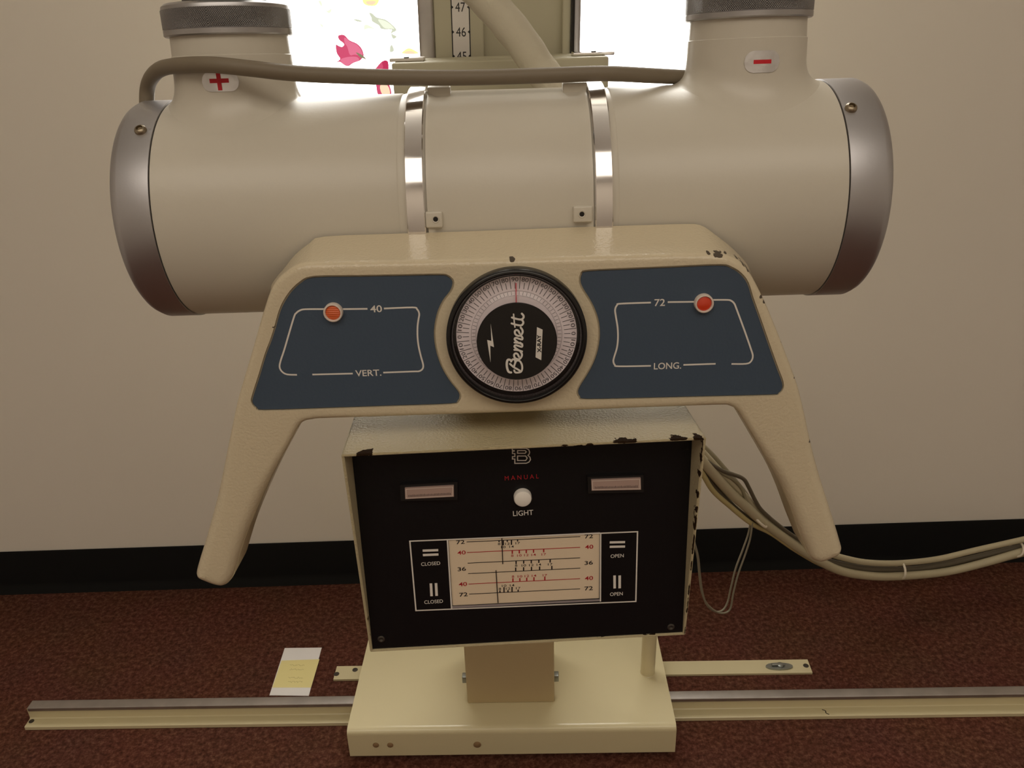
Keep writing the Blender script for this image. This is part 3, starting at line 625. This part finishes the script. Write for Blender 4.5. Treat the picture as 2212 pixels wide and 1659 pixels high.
# cream scale behind the window, with its printing
SY = YK+.0010; SP = Plane(BOX, SY); SM = mapy(SY); b = MB()
wx = [SP(*ZC(*p)) for p in [(425, 175), (1800, 120), (1795, 735), (468, 800)]]
b.poly(wx, 'cream_scale', SM, 0, -.002)
def sr(pts, wd_, m, d=.0002): b.ribbon([SP(*ZC(*p)) for p in pts], wd_*.000085, m, SM, d)
def stx(s_, x, y, h_, m, k=1.0):
    w_ = h_*(1.05*len(s_)-(.12 if s_[0] == '1' else 0))*k; ptext(b, ZC, s_, x, y, w_, h_, m, SM, SP, d=.0002, rot=R(.9), bold=.012 if h_ > 30 else .002)
K_, D_ = 'print_black', 'print_red'
for s_, y, x0, y0, x1, y1, m in (('72', 208, 605, 207, 1612, 159, K_), ('40', 301, 610, 300, 1610, 254, D_), ('40', 580, 623, 579, 1610, 531, D_), ('72', 672, 628, 668, 1610, 621, K_)):
    sr([(x0, y0), (x1, y1)], 6.5, m)
for x0, y0, x1, y1 in ((615, 394, 1610, 347), (620, 487, 1612, 438)): sr([(x0, y0), (x1, y1)], 6.5, K_)
for s_, x, y, m in (('72', 551, 208, K_), ('40', 561, 301, D_), ('36', 563, 446, K_), ('40', 573, 580, D_), ('72', 578, 672, K_), ('72', 1687, 157, K_), ('40', 1690, 250, D_), ('36', 1686, 391, K_), ('40', 1688, 527, D_), ('72', 1686, 617, K_)): stx(s_, x, y, 35, m)
for xs_, dn, m in (((893, 190, 208, 8, 224), (930, 190, 236, 10, 252), (966, 188, 205, 12, 222), (1003, 186, 232, 14, 248), (1057, 185, 202, 17, 217)), 1, K_), (((1010, 282, 312, 8, 328), (1072, 279, 308, 10, 326), (1134, 276, 305, 12, 322), (1198, 273, 302, 14, 320), (1288, 268, 298, 17, 316)), 1, D_), \
    (((1044, 375, 402, 8, 416), (1111, 372, 398, 10, 414), (1178, 368, 395, 12, 411), (1245, 366, 392, 14, 407), (1345, 362, 388, 17, 404)), 1, K_), (((1016, 528, 558, 8, 513), (1077, 526, 553, 10, 511), (1138, 523, 550, 12, 508), (1202, 518, 548, 14, 505), (1298, 513, 545, 17, 501)), 1, D_), \
    (((901, 636, 655, 8, 622), (937, 606, 652, 10, 594), (972, 633, 650, 12, 619), (1008, 603, 648, 14, 590), (1062, 628, 645, 17, 615)), 1, K_), (((1040, 433, 465, 0, 0), (1110, 430, 462, 0, 0), (1180, 427, 458, 0, 0), (1252, 424, 452, 0, 0), (1360, 418, 448, 0, 0)), 1, K_):
    for x, y0, y1, v, ty in xs_:
        sr([(x, y0), (x, y1)], 11, m)
        if v: stx(str(v), x+(1 if v > 9 else 0), ty, 20, m)
o = b.build('field_scale', cl, recalc=False, weld=False); o['label'] = 'cream scale with black and red lines'
for pts in ([(918, 172), (926, 402)], [(866, 458), (884, 745)]):
    NP = Plane(BOX, YK+.0007); b = MB(); b.poly([(lambda q: q)(NP(*ZC(x+dx, y))) for (x, y), dx in ((pts[0], -3.8), (pts[0], 3.8), (pts[1], 3.8), (pts[1], -3.8))], 'print_black', mapy(YK+.0007), 0, .0003); b.build('pointer', cl)
b = MB(); b.poly(W4, 'clear_cover', mapy(YK+.0003), 0); b.build('window_pane', cl, recalc=False)
c = KP(*ZA(1317, 589)); mm = T(c[0], YK, c[1]) @ RYF
b = MB(); b.lathe([(.0063, -.002), (.0063, .0035), (.0058, .0046), (.0042, .0054), (.0002, .0057)], 'button_white', mm, n=48); o = b.build('push_button', cl); o['label'] = 'round white light button'
for Zq, q, bz in ((ZA, [(537, 530), (861, 513), (862, 586), (540, 602)], [(507, 500), (886, 480), (886, 598), (512, 606)]), (ZB, [(542, 475), (870, 463), (872, 540), (545, 546)], [(516, 448), (884, 436), (886, 548), (520, 556)])):
    b = MB(); b.poly(KQ(Zq, bz), 'lens_bezel', KM, 0, .0035); z = b.build('indicator_window', cl)
    b = MB(); LPn = Plane(BOX, YK-.0035); P4 = [LPn(*Zq(*p)) for p in q]; b.poly(P4, 'indicator_lens', KM, .003, .0050)
    cx_ = sum(p[0] for p in P4)/4; cz_ = sum(p[1] for p in P4)/4
    def sc_(p, a, c_): return (cx_+(p[0]-cx_)*a, cz_+(p[1]-cz_)*c_)
    for t_1 in range(30):
        u = (t_1+.5)/30*.88+.06; lo = .18; hi = .34+.06*random.random()
        g = lambda u_, v_: tuple((P4[3][k]*(1-u_)+P4[2][k]*u_)*(1-v_)+(P4[0][k]*(1-u_)+P4[1][k]*u_)*v_ for k in (0, 1))
        b.ribbon([g(u, lo), g(u, hi)], .00035, 'dial_tick', KM, .0051)
    fr_ = [sc_(p, .955, .80) for p in P4]; b.ribbon(fr_, .00035, 'lamp_ring', KM, .0052, close=True)
    b.build('lens', z, recalc=False)
for px, py in ((823.7, 1379.7), (1449, 1353.6)):
    c = KP(px, py); b = MB(); mm = T(c[0], YK, c[1]) @ RYF; b.lathe([(.0028, 0), (.0028, .0006), (.0018, .0010), (.0010, .0006), (.0002, .0004)], 'dark_steel', mm, n=20); b.build('panel_screw', cl)
# ================================================================ floor column
st = thing('tube_stand', BASE, 'cream floor-to-ceiling tube stand column with a wide base carriage riding on the floor rail', 'stand')
b = MB(); hx = .2695; prof = [(.0, .010)]
prof = [(0, .009)] + [(0+.011*(1-math.cos(a)), .054+.011*math.sin(a)) for a in [R(k*90/6) for k in range(7)]] + [(.2600-.011*(1-math.cos(a)), .054+.011*math.sin(a)) for a in [R(90-k*90/6) for k in range(7)]] + [(.26, .009)]
inn = [(.26-.002, .009)] + [(.26-.002, .060), (.002, .060), (.002, .009)]
pf = prof+inn
b.grid([[(x, y, z) for y, z in pf] for x in (-hx, -hx+.001, hx-.001, hx)], 'cream_base', close_u=True)
for x in (-hx, hx):
    n = len(prof)
    b.add([(x, y, z) for y, z in prof]+[(x, .258, .060), (x, .002, .060)], [list(range(0, n))], 'cream_base')
# end cheeks are cut round the rail: only the upper band closes the side
bp = b.build('base_carriage', st, sharp=50)
GP = Plane(BASE, 0)
for px, py, r in ((812, 1609, .0050), (843, 1609, .0050), (1031, 1608, .0062)):
    c = GP(px, py); b = MB(); mm = T(c[0], 0, c[1]) @ RYF; b.lathe([(r, -.001), (r, .0012), (r*.7, .0022), (.0002, .0024)], 'bolt_tan', mm, n=24); b.build('carriage_bolt', bp)
Bi = BASE.inverted()
fx0 = (Bi @ atz(1010, 1520, .065)).x; fx1 = (Bi @ atz(1198, 1517, .065)).x; fy = (Bi @ atz(1104, 1518.5, .065)).y
b = MB(); fc = (fx0+fx1)/2; b.box((fc, fy+.06, .13), (fx1-fx0, .12, .13), 'foot_tan', bev=.0025)
b.box((fc, fy+.0620, .2175), (.166, .124, .047), 'foot_tan', bev=.003)
ft = b.build('column_foot', st)
for s in (-1, 1):
    b = MB(); b.box((fc+s*((fx1-fx0)/2+.0035), fy+.02, .103), (.009, .012, .013), 'galvanised', bev=.001); b.build('clamp_bolt', ft)
# the column leans a touch, as it stands in the photo
cb = Vector((-.018, 1.066, .240)); ct = Vector((.028, 1.062, 2.395))
ax = (ct-cb).normalized(); xx = Vector((1, 0, 0)); xx = (xx-ax*xx.dot(ax)).normalized(); yy = ax.cross(xx)
CM = Matrix(((xx.x, yy.x, ax.x, cb.x), (xx.y, yy.y, ax.y, cb.y), (xx.z, yy.z, ax.z, cb.z), (0, 0, 0, 1)))
CI = Bi @ CM; Ht = (ct-cb).length
b = MB()
CPl = Plane(CM, -.036)
cxx = lambda px: CPl(px, 60)[0]
x0, x1, x2, x3, x4, x5, x6 = [cxx(v) for v in (905, 938, 975, 1045, 1216, 1234, 1253)]
y0 = -.036
b.box(((x1+x5)/2, y0+.052, Ht/2), (x5-x1, .09, Ht), 'column_cream', CI, bev=.002)
b.box(((x1+x3)/2, y0+.004, Ht/2), (x3-x1, .016, Ht), 'column_cream', CI, bev=.002)
b.box(((x4+x5)/2-.001, y0+.004, Ht/2), (x5-x4, .016, Ht), 'column_cream', CI, bev=.002)
b.build('column', st)
for xa, xb in ((x0, x1), (x5, x6)):
    b = MB(); b.box(((xa+xb)/2, y0+.020, Ht/2), (xb-xa, .055, Ht), 'worn_steel' if xa == x0 else 'aluminium', CI, bev=.003)
    if xa == x5: b.box((xa+.0015, y0-.0080, Ht/2), (.003, .002, Ht), 'hole', CI)
    b.build('guide_rail', st)
# numbered scale tape
b = MB(); TP = Plane(CM, y0-.0046); ta, tb = TP(975, 60)[0], TP(1016, 60)[0]; tw = tb-ta; tcx = (ta+tb)/2
tm = lambda x, z, d=0: CI @ Vector((x, y0-.0046-d, z))
z46 = TP(995, 69)[1]; z45 = TP(997, 122)[1]; dz = (TP(994, 16)[1]-TP(997, 122)[1])/2
b.poly([(ta, .5), (tb, .5), (tb, Ht-.1), (ta, Ht-.1)], 'tape_white', tm, 0, -.0006)
for xq in (ta+.0007, tb-.0007): b.ribbon([(xq, .5), (xq, Ht-.1)], .0012, 'print_black', tm, .0001)
for n_i in range(36, 60):
    z = z46+(n_i-46)*dz
    text(b, str(n_i), tcx, z, tw*.52, .0098, 'print_black', tm, .0001, bold=.0)
    for sx in (-1, 1): b.ribbon([(tcx+sx*tw/2, z), (tcx+sx*tw*.36, z)], .0009, 'print_black', tm, .0001)
    for sx in (-1, 1): b.poly([(tcx+sx*tw*.36, z), (tcx+sx*tw*.44, z+.0018), (tcx+sx*tw*.44, z-.0018)], 'print_black', tm, .00012)
b.build('scale_tape', st, recalc=False)
# carriage arm that carries the tube
b = MB(); a0 = aty(845, 133, .93); a1 = aty(1315, 128, .93); bc = ((a0.x+a1.x)/2, .965, 1.045)
ar = Bi @ T(0, 0, 0)
tilt = Matrix.Rotation(-R(0), 4, 'Y')
b.box((bc[0], .955, 1.0535), (a1.x-a0.x, .050, .0680), 'column_cream', Bi, bev=.002)
b.box((bc[0], .985, 1.0700), (.20, .03, .036), 'column_cream', Bi, bev=.002)
b.build('cross_carriage', st)
b = MB(); b.box((.0, .82, 1.02), (.07, .27, .06), 'column_cream', Bi, bev=.004)
b.lathe([(.05, 0), (.05, .02), (.042, .022)], 'aluminium', Bi @ T(0, .705, 1.02) @ RYF, n=48); b.build('tube_arm', st)
for px, py, dxx in ((880, 122, .018), (1280, 121, .022)):
    p = aty(px, py, .96); b = MB(); b.box((p.x, .960, 1.0895), (dxx*2, .026, .0035), 'tape_white' if px < 1000 else 'polished', Bi, bev=.001)
    b.box((p.x, .950, 1.0915), (.005, .005, .0012), 'hole', Bi); b.build('stop_plate', st)
p = Bi @ atz(1399, 1452, .065); b = MB(); b.lathe([(.0135, .0), (.0125, .001), (.0125, .62), (.010, .625)], 'cream_base', T(p.x, p.y, .065), n=32); b.build('guide_rod', st)
# ================================================================ fabric-sheathed cable across the column
sl = thing('sheathed_cable', I4, 'pale fabric-sheathed cable slanting down in front of the column behind the tube', 'cable')
b = MB(); pts = [Vector((-.02, 1.0, 1.95)), Vector((-.11, .93, 1.72)), Vector((-.125, .88, 1.45))]
for px, py, Y in ((900, -190, .86), (985, -70, .86), (1052, 0, .86), (1120, 80, .86), (1168, 150, .86), (1205, 195, .85), (1240, 250, .84)):
    pts.append(aty(px, py, Y))
pts.append(Vector((pts[-1].x+.01, .80, .98)))
b.tube(pts, lambda t: .0162+.00025*math.sin(t*90), 'sheath', n=24, sub=12); b.build('sheath', sl)
# ================================================================ floor rail, strip, card
rl = thing('floor_rail', BASE, 'long floor rail with grey steel bar and cream ledge crossing under the base', 'rail')
fr0 = (Bi @ atz(50, 1577, 0)); y0r = fr0.y; xl = fr0.x+.004; xr = 1.25
pf = [(0, 0), (0, .0062), (.0012, .0074), (.018, .0074), (.0195, .009), (.0195, .030), (.0225, .030), (.0225, .0074), (.046, .0074), (.046, 0)]
b = MB(); b.grid([[(x, y0r+y, z) for y, z in pf] for x in (xl, xr)], 'cream_base', close_u=True)
n = len(pf)
for x in (xl, xr): b.add([(x, y0r+y, z) for y, z in pf], [list(range(n))], 'cream_base')
lg = b.build('rail_channel', rl, sharp=30, weld=False)
b = MB(); b.box(((xl+xr)/2+.004, y0r+.0215, .0345), (xr-xl-.004, .019, .009), 'worn_steel', bev=.0022); b.build('steel_bar', rl)
h = Bi @ atz(68, 1558, .0075); b = MB(); b.lathe([(.0045, .0002), (.0045, .0008), (.002, .0012)], 'dark_steel', T(h.x, h.y, .0072), n=20); b.build('anchor_screw', rl)
h = Bi @ atz(1781, 1528, .0075)
b = MB(); b.ribbon(cm2([(h.x-.006, .011), (h.x-.001, .008), (h.x-.0015, .003), (h.x+.003, .0)], 4, False), .0016, 'hole', lambda x, z, d=0: (x, y0r+z+.003, .0076)); b.build('paint_chip', lg, recalc=False)
fs = thing('floor_strip', BASE, 'narrow flat cream metal strip on the carpet behind the rail', 'metal strip')
s0 = Bi @ atz(720, 1468, .004); s1 = Bi @ atz(1755, 1453, .004); s2 = Bi @ atz(1742, 1425, .004)
b = MB(); b.poly([(s0.x, s0.y), (s1.x, s0.y-.001), (s2.x+.002, s0.y+.033), (s0.x, s0.y+.034)], 'cream_base', lambda x, y, d: (x, y, d), .0003, .0045); sp = b.build('strip_bar', fs)
for px, py in ((727, 1456), (767, 1447), (1741, 1438)):
    h = Bi @ atz(px, py, .0045); b = MB(); b.lathe([(.0052, .0), (.0050, .0006), (.002, .0009)], 'dark_steel', T(h.x, h.y, .0044), n=20); b.build('strip_screw', fs)
h = Bi @ atz(1683, 1441, .0045); b = MB()
pts = [(h.x+.026*math.cos(R(a))*(1 if abs(math.cos(R(a))) < .8 else .96), h.y+.0085*math.sin(R(a))) for a in range(0, 360, 15)]
b.poly(pts, 'galvanised', lambda x, y, d: (x, y, d), .0045, .0075); b.lathe([(.006, .0075), (.006, .010), (.003, .0115)], 'galvanised', T(h.x+.002, h.y+.001, 0), n=16)
b.box((h.x-.002, h.y+.001, .0105), (.024, .005, .003), 'galvanised', bev=.0008); b.build('latch_plate', fs)
pc = [atz(x, y, .001) for x, y in ((582, 1502), (667, 1503), (695, 1399), (615, 1400))]
cn = sum((Vector(p) for p in pc), Vector())/4; cn.z = 0
cf = thing('paper_card', T(cn.x, cn.y, 0), 'white paper card lying on the carpet left of the base carriage', 'card')
b = MB(); b.poly([(p.x-cn.x, p.y-cn.y) for p in pc], 'paper', lambda x, y, d: (x, y, d), .0004, .0012); b.build('card_sheet', cf)
nq = [atz(x, y, .0015) for x, y in ((588, 1485), (672, 1485), (690, 1424), (608, 1427))]
nt = thing('sticky_note', T(cn.x, cn.y, .0013), 'yellow sticky note with faint writing stuck on the white card', 'note')
b = MB(); b.poly([(p.x-cn.x, p.y-cn.y) for p in nq], 'note_yellow', lambda x, y, d: (x, y, d), 0, .0003)
random.seed(4)
for r_ in range(5):
    py = 1437+r_*9; xa = 626+r_*(-1); pts = []
    for k in range(22):
        p = atz(xa+k*1.5, py+random.uniform(-1.6, 1.6), .0016); pts.append((p.x-cn.x, p.y-cn.y))
    if r_ != 2: b.ribbon(pts, .0010, 'pen_grey', lambda x, y, d: (x, y, d), .00035)
b.build('note_sheet', nt, recalc=False)
# ================================================================ cable bundle at the right
cb_ = thing('cable_bundle', I4, 'loose bundle of grey and cream cables tied together sagging along the wall at right', 'cables')
ZE = lambda x, y: (1480+x/3.0219, 950+y/3.0219)
def Yd(px): return 1.10+.24*min(1, max(0, (px-1500)/520))
def bun(pts, wz, m, dy=0, name='cable'):
    P = [Vector((.09, 1.10, .72))] if pts[0][0] < -30 else []
    for x, y in pts:
        px, py = ZE(x, y); P.append(aty(px, py, Yd(px)+dy))
    r = wz/3.0219/2/1800*(1.35 if wz < 15 else 1.75); b = MB(); b.tube(P, r, m, n=12, sub=6); return b.build(name, cb_)
bun([(-60, -60), (100, 120), (200, 240), (300, 350), (400, 440), (500, 530), (650, 640), (800, 745), (1000, 850), (1200, 888), (1400, 890), (1700, 862), (2000, 790), (2300, 700)], 50, 'cable_light', 0)
bun([(-60, -100), (120, 90), (230, 210), (330, 310), (420, 400), (500, 490), (700, 640), (900, 730), (1060, 778), (1200, 802), (1400, 805), (1650, 778), (1900, 720), (2300, 630)], 36, 'cable_light', .008)
bun([(-80, -40), (90, 120), (170, 280), (290, 420), (400, 510), (470, 540), (640, 650), (820, 760), (1000, 810), (1150, 838), (1300, 846), (1500, 842), (1750, 800), (2000, 742), (2300, 672)], 38, 'cable_dark', .014)
bun([(-60, -110), (140, 70), (250, 190), (370, 330), (470, 470), (600, 590), (780, 700), (950, 800), (1100, 855), (1350, 866), (1600, 845), (1850, 790), (2100, 725), (2300, 680)], 34, 'cable_mid', .02)
bun([(-80, 0), (85, 180), (180, 330), (300, 440), (430, 545), (560, 610), (720, 720), (900, 820), (1100, 880), (1300, 905), (1550, 888), (1750, 855), (2000, 800), (2300, 725)], 26, 'cable_yellow', .004)
bun([(-40, -80), (110, 110), (230, 195), (310, 225), (380, 255), (415, 310), (460, 400), (510, 470), (640, 580), (760, 660), (900, 745)], 20, 'cable_dark', -.004)
bun([(-40, -60), (130, 130), (240, 215), (320, 262), (370, 320), (400, 400), (440, 470), (560, 560), (700, 650), (900, 770)], 18, 'cable_mid', .0)
for c, w_, a in (((478, 512), 75, 45), ((1408, 850), 62, 95), ((2165, 712), 56, 115)):
    px, py = ZE(*c); Y = Yd(px)+.006; p = aty(px, py, Y); rad = w_/3.0219/1800*1.35; d = R(a); 
    u = Vector((math.cos(d), 0, -math.sin(d)))  # across the bundle
    v = Vector((math.sin(d), 0, math.cos(d)))
    up = Vector((0, 1, 0)); b = MB(); b.tube([p+(u if False else Vector((-v.z, 0, v.x)) if False else u)*math.cos(q)*rad*(1)+up*math.sin(q)*.018 for q in [k*math.pi/8 for k in range(17)]], .0022, 'cable_tie', n=8, sub=3, cap=False); b.build('cable_tie', cb_)
def wire(pts, dy): return bun(pts, 13, 'thin_wire', dy, 'thin_wire')
wire([(20, 500), (50, 640), (80, 760), (92, 880), (110, 1000), (150, 1080), (225, 1130), (290, 1110), (315, 1000), (345, 880), (395, 740), (425, 640), (438, 540)], 0)
wire([(22, 500), (53, 640), (84, 760), (97, 880), (112, 990), (140, 1075), (190, 1118), (240, 1115), (275, 1065), (300, 960), (330, 840), (375, 720), (410, 620), (425, 550)], .006)
# ================================================================ housing of the added fill light, unseen behind the camera
for _x, _y, _sx, _sy, _p, _l in FILLS:
    lf = thing('added_fill', T(_x, _y, 2.37), _l, 'lamp')
    b = MB(); b.box((0, 0, .015), (_sx+.06, _sy+.06, .03), 'ceiling_paint', bev=.004); b.build('fill_housing', lf)
